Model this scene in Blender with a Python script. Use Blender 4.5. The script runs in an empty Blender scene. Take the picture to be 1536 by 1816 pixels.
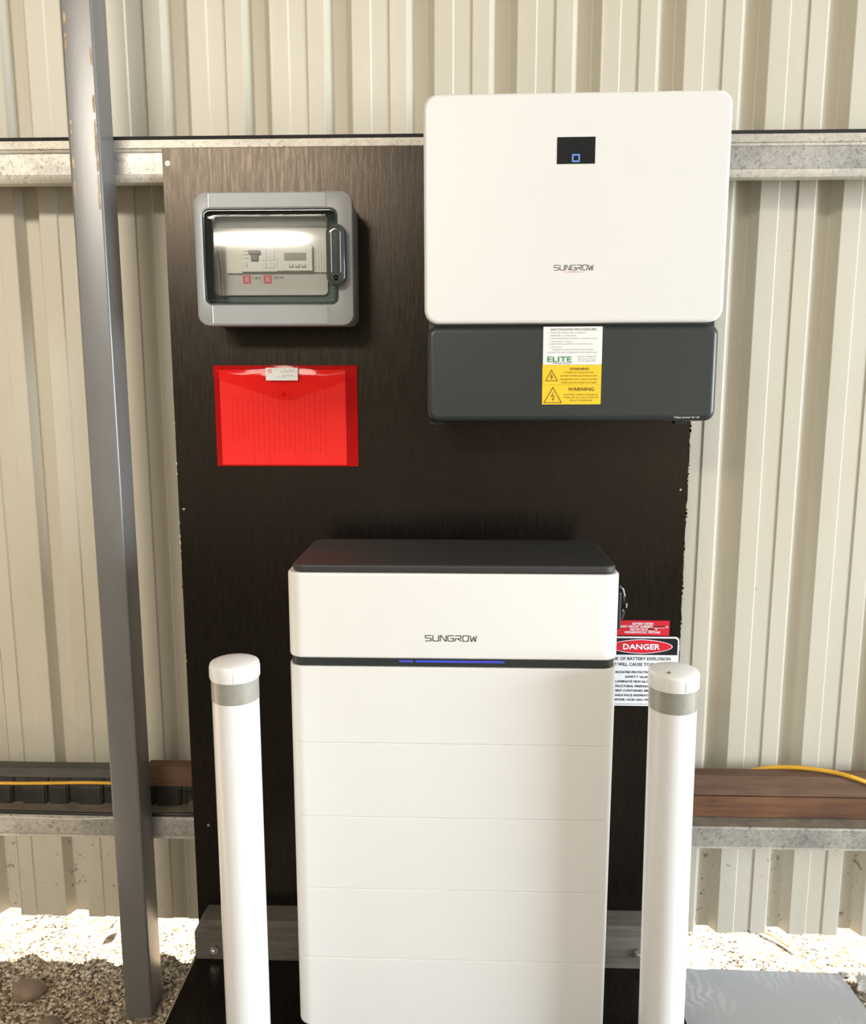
import bpy, math, random
from mathutils import Vector, Matrix

random.seed(7)
SC = bpy.context.scene
COL = SC.collection
R = math.radians

# ------------------------------------------------------------------ camera
cam_d = bpy.data.cameras.new('camera')
cam_d.sensor_fit = 'HORIZONTAL'
cam_d.sensor_width = 36.0
cam_d.lens = 36.0 * 1400.0 / 1536.0
cam_d.clip_start = 0.02
cam = bpy.data.objects.new('camera', cam_d)
COL.objects.link(cam)
cam.location = (0, 0, 1.55)
cam.rotation_euler = (R(90 - 8.65), 0, R(1.84))
SC.camera = cam

# ------------------------------------------------------------------ sky, sun, exposure
world = bpy.data.worlds.new('sky')
SC.world = world
world.use_nodes = True
bg = world.node_tree.nodes['Background']
bg.inputs['Color'].default_value = (0.80, 0.90, 1.0, 1)
bg.inputs['Strength'].default_value = 3.2

sun_d = bpy.data.lights.new('sun', 'SUN')
sun_d.energy = 110.0
sun_d.color = (1.0, 0.93, 0.82)
sun_d.angle = R(0.6)
sun = bpy.data.objects.new('sun', sun_d)
COL.objects.link(sun)
sun.rotation_euler = (R(-13), R(-22), 0)      # from behind the wall and left, high up



def opening(name, size, loc, aim, energy, col, spread=180):
    """daylight entering through an opening of the shed"""
    d = bpy.data.lights.new(name, 'AREA')
    d.shape = 'RECTANGLE'
    d.size, d.size_y = size
    d.energy = energy
    d.color = col
    d.spread = R(spread)
    o = bpy.data.objects.new(name, d)
    COL.objects.link(o)
    o.location = loc
    o.rotation_euler = (Vector(aim) - Vector(loc)).to_track_quat('-Z', 'Y').to_euler()


opening('front_opening', (3.2, .55), (-2.8, -4.3, 3.85), (-1.7, 1.85, 1.75), 112.0, (1.0, .91, .78), 54)
opening('side_opening', (2.2, 2.2), (6.6, -1.1, 1.75), (0, 1.9, 1.5), 2350.0, (.84, .93, 1.0))

SC.view_settings.view_transform = 'Standard'
SC.view_settings.look = 'None'
SC.view_settings.gamma = 1.0
SC.view_settings.use_curve_mapping = False
SC.view_settings.exposure = -1.87


# ------------------------------------------------------------------ mesh builder
class MB:
    def __init__(self):
        self.v = []
        self.f = []

    def add(self, vs, fs):
        n = len(self.v)
        self.v += [tuple(p) for p in vs]
        self.f += [tuple(i + n for i in f) for f in fs]
        return self

    def box(self, x0, x1, y0, y1, z0, z1):
        vs = [(x, y, z) for x in (x0, x1) for y in (y0, y1) for z in (z0, z1)]
        return self.add(vs, [(0, 1, 3, 2), (4, 6, 7, 5), (0, 4, 5, 1), (2, 3, 7, 6), (0, 2, 6, 4), (1, 5, 7, 3)])

    def loft(self, loops, cap0=True, cap1=True):
        n = len(loops[0])
        vs = [p for l in loops for p in l]
        fs = []
        for k in range(len(loops) - 1):
            for i in range(n):
                j = (i + 1) % n
                fs.append((k * n + i, k * n + j, (k + 1) * n + j, (k + 1) * n + i))
        if cap0:
            fs.append(tuple(range(n))[::-1])
        if cap1:
            fs.append(tuple((len(loops) - 1) * n + i for i in range(n)))
        return self.add(vs, fs)

    def tube(self, pts, r, n=8, rad=None):
        pts = [Vector(p) for p in pts]
        loops = []
        up = Vector((0, 0, 1))
        for i, p in enumerate(pts):
            d = (pts[min(i + 1, len(pts) - 1)] - pts[max(i - 1, 0)]).normalized()
            a = d.cross(up)
            if a.length < 1e-3:
                a = d.cross(Vector((1, 0, 0)))
            a.normalize()
            b = a.cross(d)
            rr = rad[i] if rad else r
            loops.append([p + (a * math.cos(t) + b * math.sin(t)) * rr for t in [2 * math.pi * k / n for k in range(n)]])
        return self.loft(loops)

    def lathe(self, prof, cx, cy, n=40):
        loops = [[(cx + r * math.cos(2 * math.pi * k / n), cy + r * math.sin(2 * math.pi * k / n), z) for k in range(n)] for r, z in prof]
        return self.loft(loops)

    def lathe_y(self, prof, cx, cz, n=24):
        """round about an axis along Y; prof of (radius, y), from back to front"""
        loops = [[(cx + r * math.cos(2 * math.pi * k / n), y, cz + r * math.sin(2 * math.pi * k / n)) for k in range(n)] for r, y in prof]
        return self.loft(loops)

    def prism_x(self, prof, x0, x1):
        """closed profile of (y, z) swept along X"""
        return self.loft([[(x0, y, z) for y, z in prof], [(x1, y, z) for y, z in prof]])

    def poly_y(self, outl, y0, y1):
        """closed outline of (x, z) extruded along Y"""
        return self.loft([[(x, y0, z) for x, z in outl], [(x, y1, z) for x, z in outl]])

    def build(self, name, mat, parent=None, origin=None, smooth=None):
        org = Vector(origin) if origin is not None else (ORG[parent.name] if parent else Vector((0, 0, 0)))
        me = bpy.data.meshes.new(name)
        me.from_pydata([tuple(Vector(p) - org) for p in self.v], [], self.f)
        me.update()
        import bmesh
        bm = bmesh.new()
        bm.from_mesh(me)
        bmesh.ops.recalc_face_normals(bm, faces=bm.faces)
        bm.to_mesh(me)
        bm.free()
        if smooth:
            me.polygons.foreach_set('use_smooth', [True] * len(me.polygons))
            me.set_sharp_from_angle(angle=R(smooth))
        me.materials.append(mat)
        o = bpy.data.objects.new(name, me)
        COL.objects.link(o)
        if parent:
            o.parent = parent
            ORG[o.name] = org
        else:
            o.location = org
            ORG[o.name] = org
        return o


ORG = {}


def rrect(cx, cz, w, h, r, n=6):
    pts = []
    for (sx, sz, a0) in ((1, 1, 0), (-1, 1, 90), (-1, -1, 180), (1, -1, 270)):
        for k in range(n + 1):
            a = R(a0 + 90.0 * k / n)
            pts.append((cx + sx * (w / 2 - r) + r * math.cos(a), cz + sz * (h / 2 - r) + r * math.sin(a)))
    return pts


def rbox_y(mb, x0, x1, z0, z1, yb, yf, r, bev=0.003, n=6, bn=3, back_bev=0.0):
    """rounded rectangle in XZ, extruded from back yb to front yf (yf < yb) with a rounded front edge"""
    cx, cz, w, h = (x0 + x1) / 2, (z0 + z1) / 2, x1 - x0, z1 - z0
    loops = []
    if back_bev:
        loops.append([(x, yb, z) for x, z in rrect(cx, cz, w - 2 * back_bev, h - 2 * back_bev, max(r - back_bev, .0005), n)])
        loops.append([(x, yb - back_bev, z) for x, z in rrect(cx, cz, w, h, r, n)])
    else:
        loops.append([(x, yb, z) for x, z in rrect(cx, cz, w, h, r, n)])
    for k in range(bn + 1):
        a = R(90.0 * k / bn)
        ins = bev * (1 - math.cos(a))
        y = yf + bev * (1 - math.sin(a))
        if k == 0:
            loops.append([(x, min(yb - 1e-5, y + .0006), z) for x, z in rrect(cx, cz, w, h, r, n)])
        loops.append([(x, y, z) for x, z in rrect(cx, cz, w - 2 * ins, h - 2 * ins, max(r - ins, .0005), n)])
    ins = bev + .0006
    loops.append([(x, yf, z) for x, z in rrect(cx, cz, w - 2 * ins, h - 2 * ins, max(r - ins, .0003), n)])
    return mb.loft(loops)


def rbox_z(mb, x0, x1, y0, y1, z0, z1, r, bev=0.002, n=8, bn=3, bot=True):
    """rounded rectangle in XY, extruded from z0 up to z1 with rounded edges"""
    cx, cy, w, h = (x0 + x1) / 2, (y0 + y1) / 2, x1 - x0, y1 - y0
    loops = []
    if bot:
        for k in range(bn + 1):
            a = R(90.0 * k / bn)
            ins = bev * (1 - math.sin(a))
            loops.append([(x, y, z0 + bev * (1 - math.cos(a))) for x, y in rrect(cx, cy, w - 2 * ins, h - 2 * ins, max(r - ins, .0005), n)])
        ins = bev + .0008
        loops.insert(0, [(x, y, z0) for x, y in rrect(cx, cy, w - 2 * ins, h - 2 * ins, max(r - ins, .0003), n)])
        loops.append([(x, y, z0 + bev + .0008) for x, y in rrect(cx, cy, w, h, r, n)])
        loops.append([(x, y, z1 - bev - .0008) for x, y in rrect(cx, cy, w, h, r, n)])
    else:
        loops.append([(x, y, z0) for x, y in rrect(cx, cy, w, h, r, n)])
    for k in range(bn + 1):
        a = R(90.0 * k / bn)
        ins = bev * (1 - math.cos(a))
        loops.append([(x, y, z1 - bev * (1 - math.sin(a))) for x, y in rrect(cx, cy, w - 2 * ins, h - 2 * ins, max(r - ins, .0005), n)])
    ins = bev + .0008
    loops.append([(x, y, z1) for x, y in rrect(cx, cy, w - 2 * ins, h - 2 * ins, max(r - ins, .0003), n)])
    return mb.loft(loops)


def ring_y(mb, xo, zo, ro, xi, zi, ri, yb, yf, n=6, bev=.003):
    """rounded frame with a rounded opening, front at yf"""
    def L(x, z, r, y, ins):
        return [(a, y, b) for a, b in rrect((x[0] + x[1]) / 2, (z[0] + z[1]) / 2, x[1] - x[0] - 2 * ins, z[1] - z[0] - 2 * ins, max(r - ins, .0008), n)]
    loops = [L(xo, zo, ro, yb, 0), L(xo, zo, ro, yf + bev, 0), L(xo, zo, ro, yf + bev * .3, bev * .3), L(xo, zo, ro, yf, bev),
             L(xi, zi, ri, yf, -bev * .4), L(xi, zi, ri, yf + bev * .4, 0), L(xi, zi, ri, yb, 0)]
    m = len(loops[0])
    mb.loft(loops, False, False)
    k = len(mb.v) - 7 * m
    mb.f += [(k + i, k + 6 * m + i, k + 6 * m + (i + 1) % m, k + (i + 1) % m) for i in range(m)]
    return mb


def tag(o, label=None, cat=None, group=None, kind=None):
    if label: o['label'] = label
    if cat: o['category'] = cat
    if group: o['group'] = group
    if kind: o['kind'] = kind
    return o


def thing(name, loc, label, cat, group=None):
    o = bpy.data.objects.new(name, None)
    COL.objects.link(o)
    o.location = loc
    o.empty_display_size = .05
    ORG[o.name] = Vector(loc)
    return tag(o, label, cat, group)


def copy_tree(o, parent=None):
    c = o.copy()
    COL.objects.link(c)
    c.parent = parent
    for ch in list(o.children):
        copy_tree(ch, c)
    return c


# ------------------------------------------------------------------ lettering
_tc = {}


def text2d(s):
    if s not in _tc:
        cu = bpy.data.curves.new('t', 'FONT')
        cu.body = s
        cu.size = 1.0
        cu.resolution_u = 2
        ob = bpy.data.objects.new('t', cu)
        COL.objects.link(ob)
        dg = bpy.context.evaluated_depsgraph_get()
        me = bpy.data.meshes.new_from_object(ob.evaluated_get(dg))
        vs = [(v.co.x, v.co.y) for v in me.vertices]
        fs = [tuple(p.vertices) for p in me.polygons]
        bpy.data.objects.remove(ob)
        bpy.data.curves.remove(cu)
        bpy.data.meshes.remove(me)
        xs = [v[0] for v in vs]
        _tc[s] = ([(x - min(xs), y) for x, y in vs], fs, max(xs) - min(xs))
    return _tc[s]


def put_text(mb, s, x, z, y, h, w=None, align='C', bold=0.0, rot=0.0):
    """capital height h, optional exact width w, on a plane facing -Y"""
    vs, fs, tw = text2d(s)
    sy = h / 0.69
    sx = (w / tw) if w else sy
    wid = tw * sx
    off = {'C': -wid / 2, 'L': 0, 'R': -wid}[align]
    c, sn = math.cos(rot), math.sin(rot)
    offs = [(0, 0)] if not bold else [(-bold, 0), (bold, 0), (0, bold), (0, -bold)]
    for i, (dx, dz) in enumerate(offs):
        mb.add([(x + (off + a * sx + dx) * c - (b * sy + dz) * sn, y - i * 2e-5, z + (off + a * sx + dx) * sn + (b * sy + dz) * c) for a, b in vs], fs)
    return mb


def stroke(mb, pts, wd, y):
    for (x0, z0), (x1, z1) in zip(pts[:-1], pts[1:]):
        d = Vector((x1 - x0, z1 - z0))
        if d.length == 0:
            continue
        d.normalize()
        nx, nz = -d.y * wd / 2, d.x * wd / 2
        ex, ez = d.x * wd * .42, d.y * wd * .42
        mb.add([(x0 - ex + nx, y, z0 - ez + nz), (x0 - ex - nx, y, z0 - ez - nz), (x1 + ex - nx, y, z1 + ez - nz), (x1 + ex + nx, y, z1 + ez + nz)], [(0, 1, 2, 3)])
    return mb


LOGO = [
    [[(1, 1), (.12, 1), (0, .9), (0, .6), (.12, .5), (.88, .5), (1, .4), (1, .1), (.88, 0), (0, 0)]],
    [[(0, 1), (0, .12), (.12, 0), (1, 0), (1, 1)]],
    [[(0, 0), (0, 1), (.15, 1), (.85, 0), (1, 0), (1, 1)]],
    [[(1, 1), (.12, 1), (0, .88), (0, .12), (.12, 0), (1, 0), (1, .5), (.5, .5)]],
    [[(0, 0), (0, .35)], [(0, 1), (.88, 1), (1, .88), (1, .55), (.88, .45), (0, .45)], [(.45, .45), (1, 0)]],
    [[(0, 0), (0, .88), (.12, 1), (1, 1), (1, .12), (.88, 0), (0, 0)]],
    [[(0, 1), (.18, 0), (.3, 0), (.58, .75), (.66, .75), (.8, 0), (.9, 0), (1.1, 1)]],
]


def logo(mb, x0, x1, zc, h, y, wd):
    n = len(LOGO)
    pitch = (x1 - x0) / (n - .22)
    for i, l in enumerate(LOGO):
        for s in l:
            stroke(mb, [(x0 + pitch * i + px * pitch * .76, zc - h / 2 + pz * h) for px, pz in s], wd, y)
    return mb


# ------------------------------------------------------------------ materials
def newmat(name):
    m = bpy.data.materials.new(name)
    m.use_nodes = True
    nt = m.node_tree
    return m, nt, nt.nodes['Principled BSDF'], nt.nodes['Material Output']


def nd(nt, typ, **kw):
    n = nt.nodes.new(typ)
    for k, v in kw.items():
        if k in n.inputs:
            n.inputs[k].default_value = v
        else:
            setattr(n, k, v)
    return n


def coords(nt, scale=(1, 1, 1)):
    tc = nt.nodes.new('ShaderNodeTexCoord')
    mp = nt.nodes.new('ShaderNodeMapping')
    mp.inputs['Scale'].default_value = scale
    nt.links.new(tc.outputs['Object'], mp.inputs['Vector'])
    return mp.outputs['Vector']


def ramp(nt, fac, stops):
    r = nt.nodes.new('ShaderNodeValToRGB')
    e = r.color_ramp.elements
    while len(e) < len(stops):
        e.new(0.5)
    for el, (p, c) in zip(e, stops):
        el.position = p
        el.color = (*c, 1) if len(c) == 3 else c
    nt.links.new(fac, r.inputs['Fac'])
    return r.outputs['Color']


def mat(name, col, rough=.5, metal=0.0, spec=.5, var=0.12, vscale=6.0, stretch=(1, 1, 1), bump=0.0, bscale=60.0, rvar=0.0, coat=0.0):
    m, nt, p, out = newmat(name)
    vec = coords(nt, stretch)
    if var:
        ns = nd(nt, 'ShaderNodeTexNoise', Scale=vscale, Detail=5.0, Roughness=.6)
        nt.links.new(vec, ns.inputs['Vector'])
        lo = tuple(c * (1 - var) for c in col)
        hi = tuple(min(1, c * (1 + var)) for c in col)
        nt.links.new(ramp(nt, ns.outputs['Fac'], [(.3, lo), (.7, hi)]), p.inputs['Base Color'])
        if rvar:
            mr = nd(nt, 'ShaderNodeMapRange')
            mr.inputs['To Min'].default_value = rough - rvar
            mr.inputs['To Max'].default_value = rough + rvar
            nt.links.new(ns.outputs['Fac'], mr.inputs['Value'])
            nt.links.new(mr.outputs['Result'], p.inputs['Roughness'])
    else:
        p.inputs['Base Color'].default_value = (*col, 1)
    if not rvar:
        p.inputs['Roughness'].default_value = rough
    p.inputs['Metallic'].default_value = metal
    p.inputs['Specular IOR Level'].default_value = spec
    p.inputs['Coat Weight'].default_value = coat
    if bump:
        n2 = nd(nt, 'ShaderNodeTexNoise', Scale=bscale, Detail=4.0)
        nt.links.new(vec, n2.inputs['Vector'])
        b = nd(nt, 'ShaderNodeBump', Strength=bump, Distance=.004)
        nt.links.new(n2.outputs['Fac'], b.inputs['Height'])
        nt.links.new(b.outputs['Normal'], p.inputs['Normal'])
    return m


def emit(name, col, s):
    m, nt, p, out = newmat(name)
    p.inputs['Base Color'].default_value = (*[c * .2 for c in col], 1)
    p.inputs['Emission Color'].default_value = (*col, 1)
    p.inputs['Emission Strength'].default_value = s
    return m


def m_cladding():
    m, nt, p, out = newmat('cream_cladding')
    vec = coords(nt, (1, 1, .25))
    ns = nd(nt, 'ShaderNodeTexNoise', Scale=5.0, Detail=6.0, Roughness=.6)
    nt.links.new(vec, ns.inputs['Vector'])
    base = ramp(nt, ns.outputs['Fac'], [(.3, (.54, .50, .405)), (.7, (.61, .57, .475))])
    # specks of dirt and web, thick near the foot of the sheets and thin above
    tc = nt.nodes.new('ShaderNodeTexCoord')
    sep = nt.nodes.new('ShaderNodeSeparateXYZ')
    nt.links.new(tc.outputs['Object'], sep.inputs[0])
    mr = nd(nt, 'ShaderNodeMapRange', clamp=True)
    mr.inputs['From Min'].default_value = .48
    mr.inputs['From Max'].default_value = .40
    mr.inputs['To Min'].default_value = 0.0
    mr.inputs['To Max'].default_value = .27
    nt.links.new(sep.outputs['Z'], mr.inputs['Value'])
    mr2 = nd(nt, 'ShaderNodeMapRange', clamp=True)          # webs gather in the recessed ribs
    mr2.inputs['From Min'].default_value = 1.955
    mr2.inputs['From Max'].default_value = 1.972
    mr2.inputs['To Min'].default_value = .5
    mr2.inputs['To Max'].default_value = 1.0
    nt.links.new(sep.outputs['Y'], mr2.inputs['Value'])
    mz = nd(nt, 'ShaderNodeMath', operation='MULTIPLY')
    nt.links.new(mr.outputs['Result'], mz.inputs[0])
    nt.links.new(mr2.outputs['Result'], mz.inputs[1])
    n1 = nd(nt, 'ShaderNodeTexNoise', Scale=38.0, Detail=5.0, Roughness=.72)
    nt.links.new(coords(nt), n1.inputs['Vector'])
    n3 = nd(nt, 'ShaderNodeTexNoise', Scale=7.0, Detail=2.0)
    nt.links.new(coords(nt), n3.inputs['Vector'])
    mu = nd(nt, 'ShaderNodeMath', operation='MULTIPLY')
    nt.links.new(n3.outputs['Fac'], mu.inputs[0])
    nt.links.new(mz.outputs[0], mu.inputs[1])
    a = nd(nt, 'ShaderNodeMath', operation='ADD')
    nt.links.new(n1.outputs['Fac'], a.inputs[0])
    nt.links.new(mu.outputs[0], a.inputs[1])
    f = ramp(nt, a.outputs[0], [(.705, (0, 0, 0)), (.77, (.8, .8, .8))])
    mx = nd(nt, 'ShaderNodeMix', data_type='RGBA')
    nt.links.new(f, mx.inputs['Factor'])
    nt.links.new(base, mx.inputs['A'])
    mx.inputs['B'].default_value = (.16, .12, .085, 1)
    nt.links.new(mx.outputs['Result'], p.inputs['Base Color'])
    p.inputs['Roughness'].default_value = .42
    b = nd(nt, 'ShaderNodeBump', Strength=.08, Distance=.004)
    nt.links.new(ns.outputs['Fac'], b.inputs['Height'])
    nt.links.new(b.outputs['Normal'], p.inputs['Normal'])
    return m


def m_galv(name, c0, c1, fleck, rough=.38):
    m, nt, p, out = newmat(name)
    vec = coords(nt, (1, 1, 1))
    vo = nd(nt, 'ShaderNodeTexVoronoi', Scale=110.0)
    nt.links.new(vec, vo.inputs['Vector'])
    ns = nd(nt, 'ShaderNodeTexNoise', Scale=9.0, Detail=5.0)
    nt.links.new(vec, ns.inputs['Vector'])
    bw = nd(nt, 'ShaderNodeRGBToBW')
    nt.links.new(vo.outputs['Color'], bw.inputs[0])
    m1 = nd(nt, 'ShaderNodeMath', operation='MULTIPLY_ADD')
    m1.inputs[1].default_value = .22
    nt.links.new(bw.outputs[0], m1.inputs[0])
    nt.links.new(ns.outputs['Fac'], m1.inputs[2])
    base = ramp(nt, m1.outputs[0], [(.42, c0), (.78, c1)])
    n2 = nd(nt, 'ShaderNodeTexNoise', Scale=95.0, Detail=3.0, Roughness=.6, Distortion=1.6)
    nt.links.new(vec, n2.inputs['Vector'])
    f = ramp(nt, n2.outputs['Fac'], [(.56, (0, 0, 0)), (.66, (.7, .7, .7))])
    mx = nd(nt, 'ShaderNodeMix', data_type='RGBA')
    nt.links.new(f, mx.inputs['Factor'])
    nt.links.new(base, mx.inputs['A'])
    mx.inputs['B'].default_value = (*fleck, 1)
    nt.links.new(mx.outputs['Result'], p.inputs['Base Color'])
    p.inputs['Metallic'].default_value = .35
    p.inputs['Roughness'].default_value = rough
    return m


def m_ply():
    m, nt, p, out = newmat('black_form_ply')
    ns = nd(nt, 'ShaderNodeTexNoise', Scale=1.0, Detail=6.0, Roughness=.65)
    nt.links.new(coords(nt, (160, 1, 14)), ns.inputs['Vector'])
    nb = nd(nt, 'ShaderNodeTexNoise', Scale=5.0, Detail=4.0)
    nt.links.new(coords(nt), nb.inputs['Vector'])
    nt.links.new(ramp(nt, nb.outputs['Fac'], [(.3, (.0025, .0022, .0022)), (.7, (.006, .005, .0043))]), p.inputs['Base Color'])
    mr = nd(nt, 'ShaderNodeMapRange')
    mr.inputs['From Min'].default_value = .3
    mr.inputs['From Max'].default_value = .7
    mr.inputs['To Min'].default_value = .22
    mr.inputs['To Max'].default_value = .34
    nt.links.new(ns.outputs['Fac'], mr.inputs['Value'])
    nt.links.new(mr.outputs['Result'], p.inputs['Roughness'])
    p.inputs['Specular IOR Level'].default_value = .40
    p.inputs['Specular Tint'].default_value = (1.0, .84, .68, 1)
    b = nd(nt, 'ShaderNodeBump', Strength=.14, Distance=.002)
    nt.links.new(ns.outputs['Fac'], b.inputs['Height'])
    nt.links.new(b.outputs['Normal'], p.inputs['Normal'])
    return m


def m_wood(name, c0, c1, rough=.75):
    m, nt, p, out = newmat(name)
    ns = nd(nt, 'ShaderNodeTexNoise', Scale=1.0, Detail=6.0, Roughness=.62, Distortion=.6)
    nt.links.new(coords(nt, (5, 40, 55)), ns.inputs['Vector'])
    n2 = nd(nt, 'ShaderNodeTexNoise', Scale=6.0, Detail=3.0)
    nt.links.new(coords(nt), n2.inputs['Vector'])
    ad = nd(nt, 'ShaderNodeMath', operation='MULTIPLY_ADD')
    ad.inputs[1].default_value = .5
    nt.links.new(n2.outputs['Fac'], ad.inputs[0])
    nt.links.new(ns.outputs['Fac'], ad.inputs[2])
    nt.links.new(ramp(nt, ad.outputs[0], [(.5, c0), (1.0, c1)]), p.inputs['Base Color'])
    p.inputs['Roughness'].default_value = rough
    b = nd(nt, 'ShaderNodeBump', Strength=.3, Distance=.003)
    nt.links.new(ns.outputs['Fac'], b.inputs['Height'])
    nt.links.new(b.outputs['Normal'], p.inputs['Normal'])
    return m


def m_clear(name, tint, glossy=.06, rough=.02):
    """thin clear plastic: tinted see-through with a mirror film by Fresnel"""
    m, nt, p, out = newmat(name)
    tr = nd(nt, 'ShaderNodeBsdfTransparent')
    tr.inputs['Color'].default_value = (*tint, 1)
    gl = nd(nt, 'ShaderNodeBsdfGlossy', Roughness=rough)
    fr = nd(nt, 'ShaderNodeFresnel', IOR=1.55)
    mx = nd(nt, 'ShaderNodeMixShader')
    nt.links.new(fr.outputs[0], mx.inputs[0])
    nt.links.new(tr.outputs[0], mx.inputs[1])
    nt.links.new(gl.outputs[0], mx.inputs[2])
    nt.links.new(mx.outputs[0], out.inputs['Surface'])
    return m


def m_film(name='red_film', tint=(1.0, .22, .20), mixf=.22, rough=.12, bstr=.25):
    """red see-through plastic film of the document wallet"""
    m, nt, p, out = newmat(name)
    tr = nd(nt, 'ShaderNodeBsdfTransparent')
    tr.inputs['Color'].default_value = (*tint, 1)
    p.inputs['Base Color'].default_value = (.85, .02, .02, 1)
    p.inputs['Roughness'].default_value = rough
    ns = nd(nt, 'ShaderNodeTexNoise', Scale=16.0, Detail=2.0)
    nt.links.new(coords(nt, (.6, 1, 1.3)), ns.inputs['Vector'])
    b = nd(nt, 'ShaderNodeBump', Strength=bstr, Distance=.01)
    nt.links.new(ns.outputs['Fac'], b.inputs['Height'])
    nt.links.new(b.outputs['Normal'], p.inputs['Normal'])
    mx = nd(nt, 'ShaderNodeMixShader')
    mx.inputs[0].default_value = mixf
    nt.links.new(tr.outputs[0], mx.inputs[1])
    nt.links.new(p.outputs[0], mx.inputs[2])
    nt.links.new(mx.outputs[0], out.inputs['Surface'])
    return m


def m_bag():
    m, nt, p, out = newmat('milky_plastic')
    tr = nd(nt, 'ShaderNodeBsdfTransparent')
    p.inputs['Base Color'].default_value = (.82, .82, .81, 1)
    p.inputs['Roughness'].default_value = .18
    mx = nd(nt, 'ShaderNodeMixShader')
    mx.inputs[0].default_value = .55
    nt.links.new(tr.outputs[0], mx.inputs[1])
    nt.links.new(p.outputs[0], mx.inputs[2])
    nt.links.new(mx.outputs[0], out.inputs['Surface'])
    return m


def m_ground():
    m, nt, p, out = newmat('gravel_soil')
    vec = coords(nt)
    vo = nd(nt, 'ShaderNodeTexVoronoi', Scale=75.0)
    nt.links.new(vec, vo.inputs['Vector'])
    ns = nd(nt, 'ShaderNodeTexNoise', Scale=14.0, Detail=7.0, Roughness=.7)
    nt.links.new(vec, ns.inputs['Vector'])
    bw = nd(nt, 'ShaderNodeRGBToBW')
    nt.links.new(vo.outputs['Color'], bw.inputs[0])
    ad = nd(nt, 'ShaderNodeMath', operation='MULTIPLY_ADD')
    ad.inputs[1].default_value = .6
    nt.links.new(bw.outputs[0], ad.inputs[0])
    nt.links.new(ns.outputs['Fac'], ad.inputs[2])
    nt.links.new(ramp(nt, ad.outputs[0], [(.45, (.075, .054, .036)), (.75, (.20, .155, .11)), (1.0, (.38, .33, .26))]), p.inputs['Base Color'])
    p.inputs['Roughness'].default_value = .9
    b = nd(nt, 'ShaderNodeBump', Strength=.7, Distance=.006)
    nt.links.new(ad.outputs[0], b.inputs['Height'])
    nt.links.new(b.outputs['Normal'], p.inputs['Normal'])
    return m


def m_stone(name, stops):
    m, nt, p, out = newmat(name)
    g = nd(nt, 'ShaderNodeNewGeometry')
    nt.links.new(ramp(nt, g.outputs['Random Per Island'], stops), p.inputs['Base Color'])
    p.inputs['Roughness'].default_value = .85
    return m


def m_greyboard():
    m, nt, p, out = newmat('grey_sheet')
    wv = nd(nt, 'ShaderNodeTexWave', Scale=14.0, Distortion=9.0, Detail=3.0)
    wv.inputs['Detail Scale'].default_value = 1.2
    nt.links.new(coords(nt, (1, 1.4, 1)), wv.inputs['Vector'])
    ns = nd(nt, 'ShaderNodeTexNoise', Scale=5.0, Detail=4.0)
    nt.links.new(coords(nt), ns.inputs['Vector'])
    f = ramp(nt, ns.outputs['Fac'], [(.48, (0, 0, 0)), (.62, (1, 1, 1))])
    mu = nd(nt, 'ShaderNodeMix', data_type='RGBA', blend_type='MULTIPLY')
    mu.inputs['Factor'].default_value = 1.0
    nt.links.new(wv.outputs['Color'], mu.inputs['A'])
    nt.links.new(f, mu.inputs['B'])
    nt.links.new(ramp(nt, mu.outputs['Result'], [(0, (.44, .44, .45)), (1, (.58, .58, .58))]), p.inputs['Base Color'])
    p.inputs['Roughness'].default_value = .6
    return m


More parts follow.
